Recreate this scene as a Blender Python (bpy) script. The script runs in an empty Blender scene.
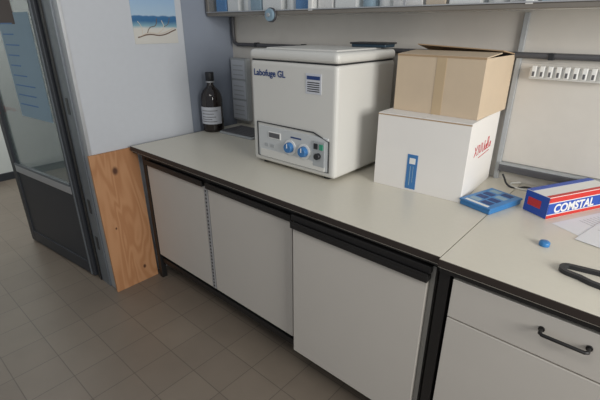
import bpy, bmesh, math, random
from mathutils import Vector, Matrix
random.seed(4)
C=bpy.context.collection
sc=bpy.context.scene
sc.view_settings.view_transform='Standard'

# ---------------------------------------------------------------- materials
def s2l(c):
    return tuple(((x/255)/12.92 if x/255<=.04045 else ((x/255+.055)/1.055)**2.4) for x in c)+(1,)
def mat(name,rgb,rough=.5,metal=0,var=.06,scale=8,bump=0,alpha=1,spec=.5):
    m=bpy.data.materials.new(name);m.use_nodes=True
    nt=m.node_tree;b=nt.nodes['Principled BSDF']
    c=s2l(rgb)
    tc=nt.nodes.new('ShaderNodeTexCoord');n=nt.nodes.new('ShaderNodeTexNoise')
    n.inputs['Scale'].default_value=scale;n.inputs['Detail'].default_value=5
    nt.links.new(tc.outputs['Object'],n.inputs['Vector'])
    r=nt.nodes.new('ShaderNodeMix');r.data_type='RGBA'
    r.inputs[6].default_value=tuple(x*(1-var) for x in c[:3])+(1,)
    r.inputs[7].default_value=tuple(min(1,x*(1+var)) for x in c[:3])+(1,)
    nt.links.new(n.outputs['Fac'],r.inputs[0]);nt.links.new(r.outputs[2],b.inputs['Base Color'])
    b.inputs['Roughness'].default_value=rough;b.inputs['Metallic'].default_value=metal
    b.inputs['Specular IOR Level'].default_value=spec
    if alpha<1: b.inputs['Alpha'].default_value=alpha
    if bump:
        bp=nt.nodes.new('ShaderNodeBump');bp.inputs['Strength'].default_value=bump;bp.inputs['Distance'].default_value=.002
        nt.links.new(n.outputs['Fac'],bp.inputs['Height']);nt.links.new(bp.outputs[0],b.inputs['Normal'])
    return m
M={}
M['wall']=mat('wall_paint',(196,200,206),.7,bump=.1,scale=30,var=.03)
M['wallback']=mat('wall_paint_back',(207,203,196),.7,bump=.1,scale=20,var=.04)
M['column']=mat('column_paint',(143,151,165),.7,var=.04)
M['corr']=mat('corridor_paint',(215,220,215),.8)
M['lam']=mat('cream_laminate',(212,207,193),.32,var=.03,scale=60)
M['edge']=mat('dark_edge_band',(52,44,40),.5)
M['black']=mat('black_frame',(30,29,29),.45)
M['front']=mat('front_laminate',(202,197,189),.45,var=.02)
M['carc']=mat('carcass_grey',(150,148,142),.6)
M['metal']=mat('door_metal_grey',(122,128,134),.4,metal=.4)
M['dmetal']=mat('door_dark_metal',(62,65,71),.45,metal=.3)
M['lmetal']=mat('light_metal',(190,192,195),.35,metal=.5)
M['glass']=mat('door_glass',(128,142,141),.12,alpha=.5)
M['cabglass']=mat('cabinet_glass',(190,205,215),.08,alpha=.08)
M['cent']=mat('instrument_enamel',(214,213,208),.38,var=.015)
M['centp']=mat('instrument_panel',(198,201,202),.4,var=.01)
M['dark']=mat('dark_plastic',(38,40,44),.4)
M['blue']=mat('blue_plastic',(62,118,175),.35)
M['teal']=mat('dark_teal',(38,60,76),.4)
M['navy']=mat('navy_print',(40,66,120),.5)
M['white']=mat('white_plastic',(230,230,227),.4)
M['wbox']=mat('white_card',(229,226,222),.7,var=.03,bump=.05)
M['bbox']=mat('brown_card',(203,184,159),.8,var=.05,scale=14)
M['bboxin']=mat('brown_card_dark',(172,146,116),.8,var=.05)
M['tape']=mat('packing_tape',(192,170,138),.3)
M['wood']=mat('driftwood_print',(206,196,182),.7)
M['wood2']=mat('driftwood_dark_print',(112,92,78),.7)
M['red']=mat('red_ink',(190,50,60),.6)
M['amber']=mat('amber_glass',(26,15,13),.08,spec=.8)
M['label']=mat('paper_label',(205,208,215),.6,var=.05,scale=40)
M['paper']=mat('paper',(225,226,228),.6)
M['cabframe']=mat('cabinet_frame_metal',(138,132,124),.4,metal=.4)
M['greybox']=mat('grey_plastic',(168,172,174),.5)
M['keys']=mat('dark_grey_keys',(92,92,95),.5)
M['lblue']=mat('blue_tray_plastic',(58,126,186),.35,var=.15,scale=30)
M['pblue']=mat('pale_blue',(140,166,182),.5)
M['cartblue']=mat('carton_blue',(40,80,175),.4)
M['cartred']=mat('carton_red',(205,50,45),.4)
M['skin']=mat('brown_notice',(78,60,54),.5)
M['cablew']=mat('white_cable',(215,215,210),.4)
M['pipe']=mat('grey_conduit',(82,82,86),.4)

def ply():
    m=bpy.data.materials.new('plywood');m.use_nodes=True;nt=m.node_tree;b=nt.nodes['Principled BSDF'];N=nt.nodes.new;L=nt.links.new
    tc=N('ShaderNodeTexCoord');mp=N('ShaderNodeMapping');mp.inputs['Scale'].default_value=(1,4.5,1.0)
    L(tc.outputs['Object'],mp.inputs[0])
    n=N('ShaderNodeTexNoise');n.inputs['Scale'].default_value=1.7;n.inputs['Detail'].default_value=2;n.inputs['Distortion'].default_value=.4
    L(mp.outputs[0],n.inputs['Vector'])
    mu=N('ShaderNodeMath');mu.operation='MULTIPLY';mu.inputs[1].default_value=55;L(n.outputs['Fac'],mu.inputs[0])
    sn=N('ShaderNodeMath');sn.operation='SINE';L(mu.outputs[0],sn.inputs[0])
    cr=N('ShaderNodeValToRGB');e=cr.color_ramp.elements
    e[0].color=s2l((172,122,82));e[1].color=s2l((186,138,98));e[0].position=.1
    ma=N('ShaderNodeMath');ma.operation='MULTIPLY_ADD';ma.inputs[1].default_value=.5;ma.inputs[2].default_value=.5
    L(sn.outputs[0],ma.inputs[0]);L(ma.outputs[0],cr.inputs[0])
    prev=cr.outputs[0]
    for (y,z,rad) in ((.13,.77,.024),(.20,.10,.014),(.07,.42,.008)):
        vd=N('ShaderNodeVectorMath');vd.operation='SUBTRACT';vd.inputs[1].default_value=(0,y,z);L(tc.outputs['Object'],vd.inputs[0])
        vm=N('ShaderNodeVectorMath');vm.operation='MULTIPLY';vm.inputs[1].default_value=(0,1,.7);L(vd.outputs[0],vm.inputs[0])
        vl=N('ShaderNodeVectorMath');vl.operation='LENGTH';L(vm.outputs[0],vl.inputs[0])
        mr=N('ShaderNodeMapRange');mr.interpolation_type='SMOOTHSTEP';mr.inputs[1].default_value=rad*.3;mr.inputs[2].default_value=rad;L(vl.outputs['Value'],mr.inputs[0])
        mx=N('ShaderNodeMix');mx.data_type='RGBA';L(mr.outputs[0],mx.inputs[0]);mx.inputs[6].default_value=s2l((84,50,32));L(prev,mx.inputs[7]);prev=mx.outputs[2]
    L(prev,b.inputs['Base Color'])
    b.inputs['Roughness'].default_value=.65
    return m
M['ply']=ply()
def tiles():
    m=bpy.data.materials.new('floor_tiles');m.use_nodes=True;nt=m.node_tree;b=nt.nodes['Principled BSDF'];N=nt.nodes.new;L=nt.links.new
    tc=N('ShaderNodeTexCoord')
    br=N('ShaderNodeTexBrick');br.offset=0;br.inputs['Scale'].default_value=1;br.inputs['Brick Width'].default_value=.2;br.inputs['Row Height'].default_value=.2
    br.inputs['Mortar Size'].default_value=.0022;br.inputs['Mortar Smooth'].default_value=.3
    br.inputs['Color1'].default_value=s2l((132,121,108));br.inputs['Color2'].default_value=s2l((126,115,103));br.inputs['Mortar'].default_value=s2l((100,91,82))
    L(tc.outputs['Object'],br.inputs['Vector'])
    n=N('ShaderNodeTexNoise');n.inputs['Scale'].default_value=5;n.inputs['Detail'].default_value=8;L(tc.outputs['Object'],n.inputs['Vector'])
    cr=N('ShaderNodeValToRGB');e=cr.color_ramp.elements;e[0].color=(.82,.82,.82,1);e[1].color=(1.05,1.05,1.05,1)
    L(n.outputs['Fac'],cr.inputs[0])
    mx=N('ShaderNodeMix');mx.data_type='RGBA';mx.blend_type='MULTIPLY';mx.inputs[0].default_value=1
    L(br.outputs['Color'],mx.inputs[6]);L(cr.outputs[0],mx.inputs[7]);L(mx.outputs[2],b.inputs['Base Color'])
    b.inputs['Roughness'].default_value=.34
    bp=N('ShaderNodeBump');bp.inputs['Strength'].default_value=.2;bp.inputs['Distance'].default_value=.002;bp.invert=True
    L(br.outputs['Fac'],bp.inputs['Height']);L(bp.outputs[0],b.inputs['Normal'])
    return m
M['tiles']=tiles()
def poster_mat():
    m=bpy.data.materials.new('beach_poster_print');m.use_nodes=True;nt=m.node_tree;b=nt.nodes['Principled BSDF'];N=nt.nodes.new;L=nt.links.new
    tc=N('ShaderNodeTexCoord');sp=N('ShaderNodeSeparateXYZ');L(tc.outputs['Object'],sp.inputs[0])
    cr=N('ShaderNodeValToRGB');cr.color_ramp.interpolation='LINEAR';e=cr.color_ramp.elements
    e[0].position=0;e[0].color=s2l((206,204,198));e[1].position=1;e[1].color=s2l((110,160,215))
    for p,c in ((.20,(208,206,200)),(.235,(130,170,185)),(.30,(52,105,150)),(.36,(60,110,155)),(.375,(170,195,215))):
        x=e.new(p);x.color=s2l(c)
    nz=N('ShaderNodeTexNoise');nz.inputs['Scale'].default_value=14;nz.inputs['Detail'].default_value=3;L(tc.outputs['Object'],nz.inputs['Vector'])
    ma=N('ShaderNodeMath');ma.operation='MULTIPLY_ADD';ma.inputs[1].default_value=.018;L(nz.outputs['Fac'],ma.inputs[0]);L(sp.outputs[2],ma.inputs[2])
    mr=N('ShaderNodeMapRange');mr.inputs[1].default_value=.01;mr.inputs[2].default_value=.41;L(ma.outputs[0],mr.inputs[0]);L(mr.outputs[0],cr.inputs[0])
    L(cr.outputs[0],b.inputs['Base Color']);b.inputs['Roughness'].default_value=.4
    return m
M['poster']=poster_mat()

# ---------------------------------------------------------------- geometry helpers
def link(o,parent=None):
    C.objects.link(o)
    if parent: o.parent=parent
    return o
def grp(name,loc=(0,0,0),rz=0):
    e=bpy.data.objects.new(name,None);e.empty_display_size=.05;e.location=loc;e.rotation_euler=(0,0,rz);return link(e)
def fin(bm,name,m,parent,smooth=False,bev=0,seg=2):
    me=bpy.data.meshes.new(name);bmesh.ops.recalc_face_normals(bm,faces=bm.faces);bm.to_mesh(me);bm.free()
    o=bpy.data.objects.new(name,me);link(o,parent);me.materials.append(m)
    if smooth:
        for p in me.polygons:p.use_smooth=True
    if bev:
        b=o.modifiers.new('b','BEVEL');b.width=bev;b.segments=seg;b.limit_method='ANGLE';b.harden_normals=False
    return o
def box(p,name,lo,hi,m,bev=0,seg=2):
    bm=bmesh.new();bmesh.ops.create_cube(bm,size=1)
    for v in bm.verts:
        v.co=Vector([(lo[i]+hi[i])/2+v.co[i]*(hi[i]-lo[i]) for i in range(3)])
    return fin(bm,name,m,p,bev=bev,seg=seg)
def hexa(p,name,pts,m,bev=0):
    """8 points: bottom 4 ccw, top 4 ccw"""
    bm=bmesh.new();v=[bm.verts.new(q) for q in pts]
    for f in ((3,2,1,0),(4,5,6,7),(0,1,5,4),(1,2,6,5),(2,3,7,6),(3,0,4,7)): bm.faces.new([v[i] for i in f])
    return fin(bm,name,m,p,bev=bev)
def cyl(p,name,c,r,h,m,axis='Z',seg=32,r2=None,bev=0):
    bm=bmesh.new();bmesh.ops.create_cone(bm,cap_ends=True,segments=seg,radius1=r,radius2=r if r2 is None else r2,depth=h)
    if axis=='Y': bmesh.ops.rotate(bm,verts=bm.verts,matrix=Matrix.Rotation(math.pi/2,3,'X'))
    if axis=='X': bmesh.ops.rotate(bm,verts=bm.verts,matrix=Matrix.Rotation(math.pi/2,3,'Y'))
    bmesh.ops.translate(bm,verts=bm.verts,vec=c)
    o=fin(bm,name,m,p,bev=bev)
    for f in o.data.polygons: f.use_smooth=len(f.vertices)==4
    return o
def lathe(p,name,prof,m,c=(0,0,0),seg=40):
    bm=bmesh.new();rings=[]
    for r,z in prof: rings.append([bm.verts.new((c[0]+r*math.cos(2*math.pi*i/seg),c[1]+r*math.sin(2*math.pi*i/seg),c[2]+z)) for i in range(seg)])
    for a,b in zip(rings,rings[1:]):
        for i in range(seg): bm.faces.new((a[i],a[(i+1)%seg],b[(i+1)%seg],b[i]))
    bm.faces.new(rings[0]);bm.faces.new(rings[-1])
    return fin(bm,name,m,p,smooth=True)
def tube(p,name,pts,r,m,cyclic=False,typ='BEZIER'):
    cu=bpy.data.curves.new(name,'CURVE');cu.dimensions='3D';cu.bevel_depth=r;cu.bevel_resolution=4;cu.use_fill_caps=True
    s=cu.splines.new('BEZIER' if typ=='BEZIER' else 'POLY')
    if typ=='BEZIER':
        s.bezier_points.add(len(pts)-1)
        for q,b in zip(pts,s.bezier_points): b.co=q;b.handle_left_type=b.handle_right_type='AUTO'
    else:
        s.points.add(len(pts)-1)
        for q,b in zip(pts,s.points): b.co=(*q,1)
    s.use_cyclic_u=cyclic
    cu.materials.append(m);o=bpy.data.objects.new(name,cu);return link(o,p)
def text(p,name,s,size,loc,rot,m,shear=0,ext=.0004,align='LEFT',bold=0):
    cu=bpy.data.curves.new(name,'FONT');cu.body=s;cu.size=size;cu.extrude=ext;cu.shear=shear;cu.align_x=align;cu.offset=bold
    cu.materials.append(m);o=bpy.data.objects.new(name,cu);o.location=loc;o.rotation_euler=rot;return link(o,p)
FR=(math.pi/2,0,0)   # text facing -Y
RT=(math.pi/2,0,math.pi/2) # facing +X

# ---------------------------------------------------------------- room
YB=1.962;XL=-2.34;CH=2.75
box(None,'floor',(-5.3,-2.6,-.05),(2.6,3.2,0),M['tiles'])
box(None,'wall_back',(XL-.14,YB,0),(2.6,YB+.12,CH),M['wallback'])
wl=grp('wall_left')
box(wl,'partition',(XL-.12,.89,0),(XL,1.57,CH),M['wall'],.002)
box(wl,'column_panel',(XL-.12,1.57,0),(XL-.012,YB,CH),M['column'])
box(wl,'header',(XL-.12,-.1,2.12),(XL,.89,CH),M['wall'])
box(wl,'partition_far',(XL-.12,-2.6,0),(XL,-.1,CH),M['wall'])
box(None,'wall_corridor',(-5.3,-2.6,0),(-5.2,3.2,CH),M['corr'])
box(None,'baseboard_corridor',(-5.2,-2.6,0),(-5.185,3.2,.08),M['dmetal'])
# door frame (jamb at wall end)
jf=grp('door_frame')
box(jf,'jamb_cover',(XL-.06,.872,0),(XL+.004,.89,2.12),M['lmetal'],.002)
box(jf,'jamb_profile',(XL-.17,.862,0),(XL-.06,.888,2.12),M['metal'],.002)
box(jf,'jamb_groove',(XL-.19,.855,0),(XL-.17,.888,2.12),M['black'])
box(jf,'jamb_inner',(XL-.225,.862,0),(XL-.19,.888,2.12),M['dmetal'],.002)
for z in (.25,.5,1.1,1.7): box(jf,'jamb_strike',(XL-.13,.860,z),(XL-.10,.863,z+.09),M['dark'])
# door leaf, opened into the corridor
d=grp('door_1',(-2.575,.865,0),math.radians(6))
W=.90
box(d,'stile_hinge',(-.065,-.02,.01),(0,.02,2.1),M['dmetal'],.003)
box(d,'stile_hinge_trim',(-.045,-.024,.01),(-.03,-.02,2.1),M['metal'])
box(d,'stile_free',(-W,-.02,.01),(-W+.06,.02,2.1),M['dmetal'],.003)
box(d,'rail_top',(-W+.06,-.02,2.02),(-.065,.02,2.1),M['dmetal'],.003)
box(d,'rail_mid',(-W+.06,-.021,.58),(-.065,.021,.63),M['lmetal'],.003)
box(d,'rail_bottom',(-W+.06,-.02,.01),(-.065,.02,.1),M['dmetal'],.003)
box(d,'kick_panel',(-W+.06,-.012,.1),(-.065,.012,.58),M['dmetal'])
box(d,'glass_pane',(-W+.06,-.004,.63),(-.065,.004,2.02),M['glass'])
box(d,'glass_bead',(-W+.06,-.022,.63),(-.1+.02,-.012,.645),M['metal'])
box(d,'notice_sheet',(-.52,-.007,1.02),(-.12,-.005,1.62),M['pblue'])
for i in range(9): box(d,'notice_line_%d'%i,(-.49,-.0085,1.56-i*.058),(-.49+random.uniform(.12,.26),-.007,1.567-i*.058),M['blue'])
box(d,'brown_notice',(-.60,-.008,1.56),(-.30,-.0062,1.98),M['skin'])
cyl(d,'handle_rose',(-W+.03,-.03,1.02),.022,.02,M['cartred'],'Y')
box(d,'handle_lever',(-W+.02,-.06,1.01),(-W+.14,-.045,1.03),M['cartred'],.004)

# poster
po=grp('beach_poster',(XL,1.245,1.455))
box(po,'sheet',(0.0,0,0),(.003,.28,.40),M['poster'])
def drift(pts,r,m='wood'): tube(po,'driftwood',[(.002,y,z) for x,y,z in pts],r,M[m])
drift([(0,.02,.035),(0,.09,.05),(0,.17,.045),(0,.27,.075)],.0035,'wood2')
drift([(0,.03,.04),(0,.09,.058),(0,.17,.055),(0,.26,.085)],.003)
drift([(0,.08,.055),(0,.10,.085),(0,.14,.10),(0,.15,.135)],.0025,'wood2')
drift([(0,.15,.055),(0,.19,.09),(0,.18,.125)],.0025)
drift([(0,.19,.09),(0,.22,.105),(0,.235,.14)],.002,'wood2')
drift([(0,.05,.05),(0,.05,.09),(0,.03,.12)],.002)

# plywood board leaning on the wall
pl=grp('plywood_board',(XL+.003,.862,0))
hexa(pl,'board',[(.028,0,0),(.043,0,0),(.043,.283,0),(.028,.283,0),(.002,0,.885),(.017,0,.885),(.017,.283,.885),(.002,.283,.885)],M['ply'],.001)

# ---------------------------------------------------------------- left bench
XB0,XB1=-2.295,-.398;YF=1.096
b=grp('lab_bench')
box(b,'countertop',(XB0,YF+.004,.872),(XB1-.0015,YB-.002,.9),M['lam'])
box(b,'edge_front',(XB0,YF,.876),(XB1-.0015,YF+.004,.9),M['edge'])
box(b,'edge_under',(XB0+.002,YF+.01,.862),(XB1-.004,YF+.04,.872),M['black'])
box(b,'edge_left',(XB0-.003,YF,.876),(XB0,YB-.002,.9),M['edge'])
def leg(x,y0=1.14,w=.035): box(b,'leg',(x,y0,0),(x+w,y0+.035,.864),M['black'],.003)
leg(-2.262);leg(-.445);leg(-2.262,1.88);leg(-.445,1.88)
box(b,'top_rail',(-2.262,1.145,.80),(-.41,1.175,.864),M['black'])
box(b,'bottom_rail',(-2.262,1.155,.115),(-.41,1.18,.15),M['black'],.002)
box(b,'side_rail',(-2.262,1.16,.115),(-2.235,1.9,.15),M['black'])
box(b,'carcass_floor',(-2.22,1.18,.15),(-.45,1.88,.17),M['carc'])
box(b,'carcass_back',(-2.22,1.86,.15),(-.45,1.88,.86),M['carc'])
box(b,'carcass_side',(-2.225,1.185,.15),(-2.207,1.88,.86),M['carc'])
box(b,'carcass_divider',(-1.645,1.185,.17),(-1.627,1.86,.86),M['carc'])
box(b,'carcass_divider',(-1.05,1.185,.17),(-1.032,1.86,.86),M['carc'])
def door(n,x0,x1,y,z0,z1):
    box(b,n,(x0,y,z0),(x1,y+.018,z1),M['front'],.0015)
    box(b,n+'_pull_rail',(x0-.004,y-.014,z1-.002),(x1+.004,y+.018,z1+.018),M['black'],.002)
    box(b,n+'_pull_lip',(x0-.004,y-.014,z1+.018),(x1+.004,y-.008,z1+.03),M['black'],.001)
door('door_a',-2.215,-1.665,1.140,.187,.80)
door('door_b',-1.628,-1.052,1.140,.187,.80)
door('door_c',-1.018,-.432,1.108,.150,.795)
box(b,'door_c_pull_top',(-1.025,1.104,.823),(-.425,1.13,.85),M['black'],.002)
# perforated runner strip between doors
box(b,'runner_strip',(-1.662,1.139,.187),(-1.634,1.16,.80),M['lmetal'],.001)
for i in range(28): box(b,'slot',(-1.652,1.1375,.2+i*.0212),(-1.644,1.139,.209+i*.0212),M['dark'])
box(b,'end_strip',(-.432,1.125,.06),(-.414,1.16,.845),M['carc'],.001)
box(b,'kick_panel',(-2.2,1.50,0.0),(-.42,1.52,.15),M['black'])

# ---------------------------------------------------------------- right bench
r=grp('drawer_bench')
X1=1.6;YF2=1.083
box(r,'countertop',(XB1+.0015,YF2+.004,.872),(X1,YB-.002,.9),M['lam'])
box(r,'edge_front',(XB1+.0015,YF2,.876),(X1,YF2+.004,.9),M['edge'])
box(r,'edge_under',(XB1+.004,YF2+.01,.855),(X1-.01,YF2+.05,.872),M['black'])
box(r,'post',(-.396,1.105,0),(-.362,1.14,.862),M['black'],.002)
box(r,'post_back',(-.396,1.88,0),(-.362,1.92,.862),M['black'])
box(r,'carcass',(-.355,1.118,.10),(1.55,1.9,.85),M['carc'])
box(r,'plinth',(-.355,1.17,0),(1.55,1.88,.10),M['black'])
for i,(x0,x1) in enumerate(((-.35,.30),(.306,.95),(.956,1.545))):
    box(r,'drawer_front_%d'%i,(x0,1.10,.705),(x1,1.118,.842),M['front'],.0015)
    box(r,'door_front_%d'%i,(x0,1.10,.11),(x1,1.118,.699),M['front'],.0015)
    cx=(x0+x1)/2-.018;zz=.795
    tube(r,'handle',[(cx-.055,1.098,zz),(cx-.055,1.078,zz),(cx-.048,1.072,zz),(cx+.048,1.072,zz),(cx+.055,1.078,zz),(cx+.055,1.098,zz)],.005,M['black'],typ='POLY')
    for sx in (-.055,.055): cyl(r,'handle_foot',(cx+sx,1.098,zz),.008,.005,M['black'],'Y')

# ---------------------------------------------------------------- centrifuge
c=grp('laboratory_centrifuge',(-1.545,1.390,.9),0)
Wc,Dc,Hc=.52,.46,.522
for x in (.05,.45):
    for y in (.05,.40): cyl(c,'foot',(x,y,.008),.02,.016,M['dark'])
box(c,'body',(0,0,.016),(Wc,Dc,Hc-.018),M['cent'],.018,4)
box(c,'lid_gap',(.008,.008,Hc-.02),(Wc-.008,Dc-.008,Hc-.014),M['dark'])
box(c,'lid',(-.003,-.004,Hc-.015),(Wc+.003,Dc,Hc+.030),M['cent'],.02,4)
box(c,'lid_hump',(.05,.06,Hc+.026),(Wc-.05,Dc-.05,Hc+.036),M['cent'],.008,3)
box(c,'panel',(.045,-.006,.04),(.485,.002,.20),M['centp'],.006,3)
tube(c,'panel_outline',[(.04,-.004,.045),(.04,-.004,.215),(.40,-.004,.215),(.488,-.004,.185),(.488,-.004,.045)],.003,M['dark'],cyclic=True,typ='POLY')
box(c,'panel_lower',(.06,-.010,.045),(.47,-.005,.085),M['cent'],.003)
box(c,'display',(.12,-.009,.145),(.20,-.005,.178),M['white'],.001)
box(c,'display_window',(.125,-.0105,.15),(.195,-.008,.173),M['keys'])
for x,z in ((.262,.122),(.350,.118)):
    cyl(c,'dial_plate',(x,-.008,z),.036,.005,M['white'],'Y')
    cyl(c,'knob',(x,-.019,z),.026,.024,M['blue'],'Y',r2=.022,bev=.002)
    box(c,'knob_mark',(x-.002,-.033,z),(x+.002,-.031,z+.020),M['white'])
box(c,'speed_scale',(.265,-.007,.168),(.33,-.005,.175),M['navy'])
box(c,'lock_housing',(.405,-.012,.065),(.470,-.005,.18),M['greybox'],.002)
cyl(c,'lock_knob',(.438,-.02,.115),.014,.02,M['dark'],'Y')
box(c,'switch_a',(.412,-.016,.145),(.432,-.011,.17),M['dark'],.001)
box(c,'switch_b',(.443,-.016,.145),(.463,-.011,.17),mat('green_lamp',(60,150,120),.3),.001)
box(c,'push_button',(.09,-.009,.10),(.115,-.005,.115),M['greybox'],.001)
box(c,'push_button',(.13,-.009,.10),(.155,-.005,.115),M['greybox'],.001)
text(c,'nameplate_text','Labofuge GL',.040,(.025,-.0015,.436),FR,M['navy'],bold=.0008)
box(c,'badge',(.352,-.002,.380),(.438,.001,.465),M['label'])
box(c,'badge_bar',(.359,-.003,.440),(.431,-.001,.455),M['navy'])
for i in range(5): box(c,'badge_line',(.362,-.003,.426-i*.009),(.429,-.001,.430-i*.009),M['dark'])
tr=grp('instrument_tray',(-1.205,1.735,.9+Hc+.036),math.radians(4))
box(tr,'base',(0,0,0),(.18,.10,.018),M['teal'],.006,3)
box(tr,'rim',(-.006,-.006,.014),(.186,.106,.022),M['dark'],.003)

# ---------------------------------------------------------------- cardboard boxes
def cardbox(name,loc,rz,W,D,Hh,m,mi,t=.004):
    g=grp(name,loc,rz)
    box(g,'wall_front',(0,0,0),(W,t,Hh),m,.0015)
    box(g,'wall_rear',(0,D-t,0),(W,D,Hh),m,.0015)
    box(g,'wall_left_side',(0,t,0),(t,D-t,Hh),m,.0015)
    box(g,'wall_right_side',(W-t,t,0),(W,D-t,Hh),m,.0015)
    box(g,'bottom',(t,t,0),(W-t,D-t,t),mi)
    return g
wb=cardbox('white_carton',(-.905,1.528,.9),math.radians(3),.388,.385,.312,M['wbox'],M['bboxin'])
W_,D_,H_=.388,.385,.312
box(wb,'flap_left',(0,0,H_),(W_/2-.001,D_,H_+.004),M['wbox'],.001)
box(wb,'flap_right',(W_/2+.001,0,H_),(W_,D_,H_+.004),M['wbox'],.001)
box(wb,'flap_edge_a',(0,-.001,H_-.004),(W_,.001,H_),M['bboxin'])
box(wb,'blue_label',(.150,-.0015,.010),(.195,0,.16),M['blue'])
box(wb,'label_white_logo',(.160,-.0022,.12),(.186,-.001,.145),M['white'])
box(wb,'label_white_bar',(.165,-.0022,.025),(.168,-.001,.11),M['pblue'])
box(wb,'label_white_bar',(.178,-.0022,.04),(.180,-.001,.11),M['pblue'])
# handwriting drawn as pen strokes on the +X side: (y,z)
def pen(pts): tube(wb,'pen_stroke',[(W_+.0008,y,z) for y,z in pts],.0013,M['red'])
o=.085;z0=.168
def P(*q): pen([(o+a*1.1,z0+b_*.8) for a,b_ in q])
P((0,.05),(.03,0));P((.03,.055),(.0,.0))
P((.045,.0),(.05,.05),(.07,.005),(.078,.055))
P((.09,.05),(.105,.0),(.12,.055))
P((.125,.03),(.128,.003),(.14,.005),(.143,.03),(.146,.0))
P((.158,.0),(.162,.065),(.168,.05),(.16,.003),(.172,.002))
P((.178,.03),(.182,.003),(.195,.01),(.198,.03),(.2,.0))
P((.06,-.02),(.12,-.018),(.19,-.015))
bb=cardbox('brown_carton',(-.895,1.632,1.2162),math.radians(-1),.365,.318,.225,M['bbox'],M['bboxin'])
W_,D_,H_=.365,.318,.225
hexa(bb,'flap_front',[(0,0,H_),(W_,0,H_),(W_,D_/2-.004,H_+.010),(0,D_/2-.004,H_+.010),(0,0,H_+.004),(W_,0,H_+.004),(W_,D_/2-.004,H_+.014),(0,D_/2-.004,H_+.014)],M['bbox'])
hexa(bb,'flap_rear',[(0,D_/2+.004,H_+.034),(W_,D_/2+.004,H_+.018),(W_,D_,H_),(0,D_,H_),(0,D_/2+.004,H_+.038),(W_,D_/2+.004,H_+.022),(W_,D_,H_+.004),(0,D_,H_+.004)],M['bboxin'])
box(bb,'tape',(.175,-.0012,.0),(.215,0,H_),M['tape'])
box(bb,'flap_fold',(.0,-.0015,H_-.004),(W_,0,H_+.003),M['bboxin'])

# ---------------------------------------------------------------- reagent bottle
bo=grp('reagent_bottle',(-2.256,1.675,.9))
lathe(bo,'glass_body',[(.062,0),(.068,.004),(.070,.02),(.070,.21),(.066,.238),(.051,.266),(.032,.285),(.021,.30),(.020,.32),(.02,.335)],M['amber'])
lathe(bo,'screw_cap',[(.026,.325),(.027,.328),(.027,.374),(.025,.378),(.01,.379)],M['dark'])
lathe(bo,'neck_ring',[(.02,.312),(.028,.314),(.028,.322),(.02,.324)],M['lmetal'])
def arc(p,n,r,z0,z1,a0,a1,m,seg=20):
    bm=bmesh.new();pr=None
    for i in range(seg+1):
        a=a0+(a1-a0)*i/seg;x=r*math.cos(a);y=r*math.sin(a)
        q=(bm.verts.new((x,y,z0)),bm.verts.new((x,y,z1)))
        if pr: bm.faces.new((pr[0],q[0],q[1],pr[1]))
        pr=q
    return fin(bm,n,m,p,smooth=True)
arc(bo,'paper_label',.0708,.055,.165,math.radians(-130),math.radians(15),M['label'])
for z,a1 in ((.14,-10),(.12,-30),(.10,-20),(.085,-40),(.07,-15)):
    arc(bo,'label_print',.0712,z,z+.004,math.radians(-100),math.radians(a1),M['pipe'])

kb=grp('computer_keyboard',(-2.165,1.650,.9),math.radians(2))
box(kb,'base',(0,0,0),(.30,.20,.014),M['greybox'],.004)
for j in range(6):
    for i in range(14):
        box(kb,'key',(.01+i*.0200,.012+j*.030,.012),(.0265+i*.0200,.037+j*.030,.021),M['keys'])

# ---------------------------------------------------------------- wall services
wp=grp('wall_socket_panel',(-2.335,YB,.93))
box(wp,'housing',(0,-.045,0),(.16,0,.42),M['greybox'],.005)
for i in range(3):
    box(wp,'cover_plate',(.012,-.049,.015+i*.135),(.148,-.045,.138+i*.135),M['wall'],.002)
    for k in range(3): box(wp,'cover_slot',(.03,-.0505,.04+i*.135+k*.03),(.13,-.049,.046+i*.135+k*.03),M['greybox'])
cb=grp('wall_cable')
tube(cb,'riser',[(-2.318,1.945,2.7),(-2.318,1.945,1.50),(-2.312,1.945,1.45),(-2.28,1.945,1.436),(-2.0,1.945,1.436),(-1.2,1.945,1.436),(-.52,1.945,1.440),(1.5,1.945,1.440)],.012,M['pipe'],typ='POLY')
for x in (-2.1,-1.7,-.40,.2): box(cb,'clip',(x,1.93,1.425),(x+.02,YB,1.452),M['dark'],.002)
tr2=grp('wall_trunking')
box(tr2,'channel',(-.50,1.925,.945),(1.5,YB,.975),M['pipe'],.003)
box(tr2,'channel_top',(-.50,1.93,.975),(1.5,YB,.982),M['greybox'])
box(tr2,'panel_board',(-.50,1.955,.985),(1.5,YB,1.41),M['wallback'],.002)
box(tr2,'upright_profile',(-.52,1.945,.90),(-.50,YB,1.60),M['greybox'],.002)
ps=grp('wall_power_strip',(-.455,1.955,1.352))
box(ps,'bar',(0,-.03,.0),(.27,0,.045),M['white'],.004)
for i in range(9):
    box(ps,'clamp_%d'%i,(.010+i*.029,-.045,.008),(.028+i*.029,-.028,.052),M['white'],.003)
    box(ps,'clamp_slot_%d'%i,(.015+i*.029,-.0465,.012),(.023+i*.029,-.044,.03),M['keys'],.001)
tube(None,'white_power_cable',[(-.40,1.93,.91),(-.43,1.90,.905),(-.36,1.86,.905),(-.30,1.90,.906),(-.24,1.90,.905),(-.19,1.91,.905)],.004,M['cablew'])
tube(None,'black_power_cable',[(-.47,1.90,.94),(-.42,1.86,.905),(-.36,1.90,.905),(-.30,1.87,.905),(-.25,1.87,.905)],.004,M['dark'])

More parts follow.
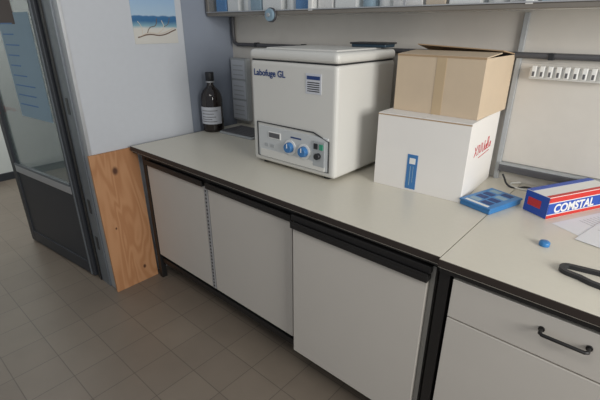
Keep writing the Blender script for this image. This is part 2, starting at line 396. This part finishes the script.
# ---------------------------------------------------------------- upper cabinets
u=grp('wall_cabinet')
UZ=1.606;UY=1.75
box(u,'bottom_shelf',(XL+.01,UY+.02,UZ+.002),(1.5,YB-.002,UZ+.016),M['white'])
box(u,'front_rail',(XL+.01,UY,UZ),(1.5,UY+.02,UZ+.020),M['cabframe'],.003)
box(u,'slide_track',(XL+.01,UY-.006,UZ+.020),(1.5,UY+.016,UZ+.025),M['lmetal'],.001)
box(u,'back_panel',(XL+.01,YB-.012,UZ+.016),(1.5,YB-.002,2.3),M['white'])
box(u,'top_panel',(XL+.01,UY,2.3),(1.5,YB-.002,2.32),M['white'])
for x in (XL+.022,-1.475,-.46,.5,1.48): box(u,'divider',(x-.012,UY-.004,UZ+.016),(x+.012,YB-.012,2.3),M['white'] if x>-2 else M['cabframe'],.001)
for i,(x0,x1,k) in enumerate(((-2.3,-1.93,0),(-1.93,-1.49,.008),(-1.455,-.95,.0),(-.97,-.475,.008),(-.445,.02,0),(.02,.48,.008))):
    box(u,'glass_%d'%i,(x0,UY+k,UZ+.025),(x1,UY+k+.004,2.29),M['cabglass'])
    box(u,'glass_edge_%d'%i,(x1-.006,UY+k-.002,UZ+.025),(x1+.004,UY+k+.006,2.29),M['lmetal'])
x=-2.27;i=0
seq=['lblue','white','bottle','pblue','white','bottle','lblue','wbox','white','bottle','bottle','wbox','bbox','white','bottle','wbox','pblue','white','bottle','bottle','wbox','white','bbox','bottle','wbox','white']
while x<.4:
    k=seq[i%len(seq)]
    if k=='bottle':
        lathe(u,'stored_bottle_%d'%i,[(.036,0),(.038,.004),(.038,.13),(.03,.15),(.014,.165),(.014,.19),(.004,.191)],M['white'] if i%3 else M['pblue'],c=(x+.04,UY+.075,UZ+.016),seg=24)
        cyl(u,'stored_bottle_cap_%d'%i,(x+.04,UY+.075,UZ+.213),.018,.025,M['blue'],seg=20)
        x+=.09
    else:
        w=random.uniform(.08,.15)
        box(u,'stored_carton_%d'%i,(x,UY+.03,UZ+.016),(x+w,UY+.14,UZ+random.uniform(.12,.26)),M[k],.003)
        x+=w+.015
    i+=1
gv=grp('gas_valve',(-1.75,1.735,UZ+.0))
cyl(gv,'dial',(0,0,0),.032,.022,M['pblue'],'Y',bev=.003)
cyl(gv,'rim',(0,.009,0),.037,.014,M['pipe'],'Y')
cyl(gv,'hub',(0,-.014,0),.010,.01,M['greybox'],'Y')

# ---------------------------------------------------------------- small things on the right
bt=grp('blue_plastic_box',(-.425,1.62,.9),math.radians(-17))
box(bt,'base',(-.066,-.10,0),(.066,.10,.018),M['lblue'],.004)
box(bt,'lid',(-.069,-.103,.018),(.069,.103,.026),M['lblue'],.003)
for i in range(4):
    for j in range(2): box(bt,'well_%d_%d'%(i,j),(-.05+j*.052,-.07+i*.042,.0255),(-.008+j*.052,-.04+i*.042,.027),M['navy'] if (i+j)%3 else M['pblue'],.001)
box(bt,'lid_sticker',(-.05,-.095,.026),(.05,-.08,.027),M['white'])

ct=grp('product_carton',(-.225,1.605,.9),math.radians(-27.5))
box(ct,'body',(-.100,0,0),(0,.33,.085),M['white'],.002)
box(ct,'end_print',(-.099,-.001,.002),(-.001,0,.083),M['cartblue'])
box(ct,'end_logo',(-.085,-.002,.03),(-.03,-.001,.06),M['cartred'])
box(ct,'side_blue_band',(0,.0,.018),(.001,.33,.06),M['cartblue'])
box(ct,'side_red_band',(0,.0,.002),(.001,.33,.014),M['cartred'])
box(ct,'side_top_red',(0,.0,.064),(.001,.33,.083),M['cartred'])
box(ct,'top_print',(-.099,.001,.085),(-.075,.329,.0858),M['cartblue'])
box(ct,'top_red',(-.016,.001,.085),(-.001,.329,.0858),M['cartred'])
text(ct,'side_text','COMSTAL',.046,(.0015,.03,.022),RT,M['white'],bold=.0015)

def sheet(name,loc,rz,w,h,curl=1):
    g=grp(name,loc,rz)
    bm=bmesh.new();n=10;vs=[[bm.verts.new((w*i/n,h*j/n,.0006+curl*.006*max(0,(i/n-.6))**2*10*(j/n))) for j in range(n+1)] for i in range(n+1)]
    for i in range(n):
        for j in range(n): bm.faces.new((vs[i][j],vs[i+1][j],vs[i+1][j+1],vs[i][j+1]))
    fin(bm,'page',M['paper'],g,smooth=True)
    for k in range(8): box(g,'print_line_%d'%k,(.02,h-.03-k*.018,.0008),(w*.55,h-.028-k*.018,.0011),M['greybox'])
    return g
sheet('paper_sheet',(-.200,1.585,.9),math.radians(-27.5),.21,.27,0)
sheet('paper_sheet',(-.115,1.50,.9016),math.radians(-12),.21,.29)

bcap=grp('blue_screw_cap',(-.18,1.39,.9))
lathe(bcap,'cap',[(.015,0),(.016,.002),(.016,.012),(.013,.015),(.004,.0155)],M['lblue'],seg=28)
bs=grp('black_strap',(0,0,.9))
def strip(p,name,path,w,t,m):
    bm=bmesh.new();pr=None
    for i,(x,y,z) in enumerate(path):
        a=Vector(path[max(0,i-1)]);bq=Vector(path[min(len(path)-1,i+1)]);dd=(bq-a);dd.z=0;dd.normalize();nn=Vector((-dd.y,dd.x,0))
        Q=Vector((x,y,z));q=[bm.verts.new(Q+nn*w/2*s+Vector((0,0,k))) for s,k in ((-1,0),(1,0),(1,t),(-1,t))]
        if pr:
            for k in range(4): bm.faces.new((pr[k],pr[(k+1)%4],q[(k+1)%4],q[k]))
        else: bm.faces.new(q)
        pr=q
    bm.faces.new(pr)
    return fin(bm,name,m,p,smooth=False)
pts=[]
for i in range(15):
    a=math.radians(95+170*i/14);pts.append((-.085+.022*math.cos(a),1.266+.022*math.sin(a),.001))
path=[(.10,1.31,.001),(.03,1.305,.001),(-.03,1.298,.001)]+pts+[(-.06,1.240,.001),(-.03,1.228,.001),(.0,1.224,.001),(.08,1.235,.001)]
strip(bs,'band',path,.014,.012,M['dark'])

# ---------------------------------------------------------------- lights
w=bpy.data.worlds.new('w');sc.world=w;w.use_nodes=True
bg=w.node_tree.nodes['Background'];bg.inputs[0].default_value=(.88,.93,1,1);bg.inputs[1].default_value=.33
def area(n,loc,tgt,sx,sy,e,col):
    l=bpy.data.lights.new(n,'AREA');l.shape='RECTANGLE';l.size=sx;l.size_y=sy;l.energy=e;l.color=col
    o=bpy.data.objects.new(n,l);o.location=loc;o.rotation_euler=(Vector(tgt)-Vector(loc)).to_track_quat('-Z','Y').to_euler();link(o);return o
area('window_light',(2.4,.5,1.9),(-.8,1.4,.9),1.6,1.3,88,(1,.975,.93))
area('overhead_area',(-.5,-.2,2.7),(-.8,.9,0),1.2,.4,7,(1,.96,.9))  # weak warm area light overhead, aimed at the floor before the bench
area('corridor_fill',(-4.0,.8,2.6),(-5.2,1.4,1),.8,.8,32,(1,1,.97))  # unseen fill light, added so the far corridor wall reads bright

# ---------------------------------------------------------------- camera
cd=bpy.data.cameras.new('camera');co=bpy.data.objects.new('camera',cd);link(co);sc.camera=co
cd.sensor_fit='HORIZONTAL';cd.sensor_width=36;cd.lens=36*411.07/600;cd.clip_start=.02
co.location=(0,0,1.55);co.rotation_euler=(math.pi/2-.4004,0,.7233)
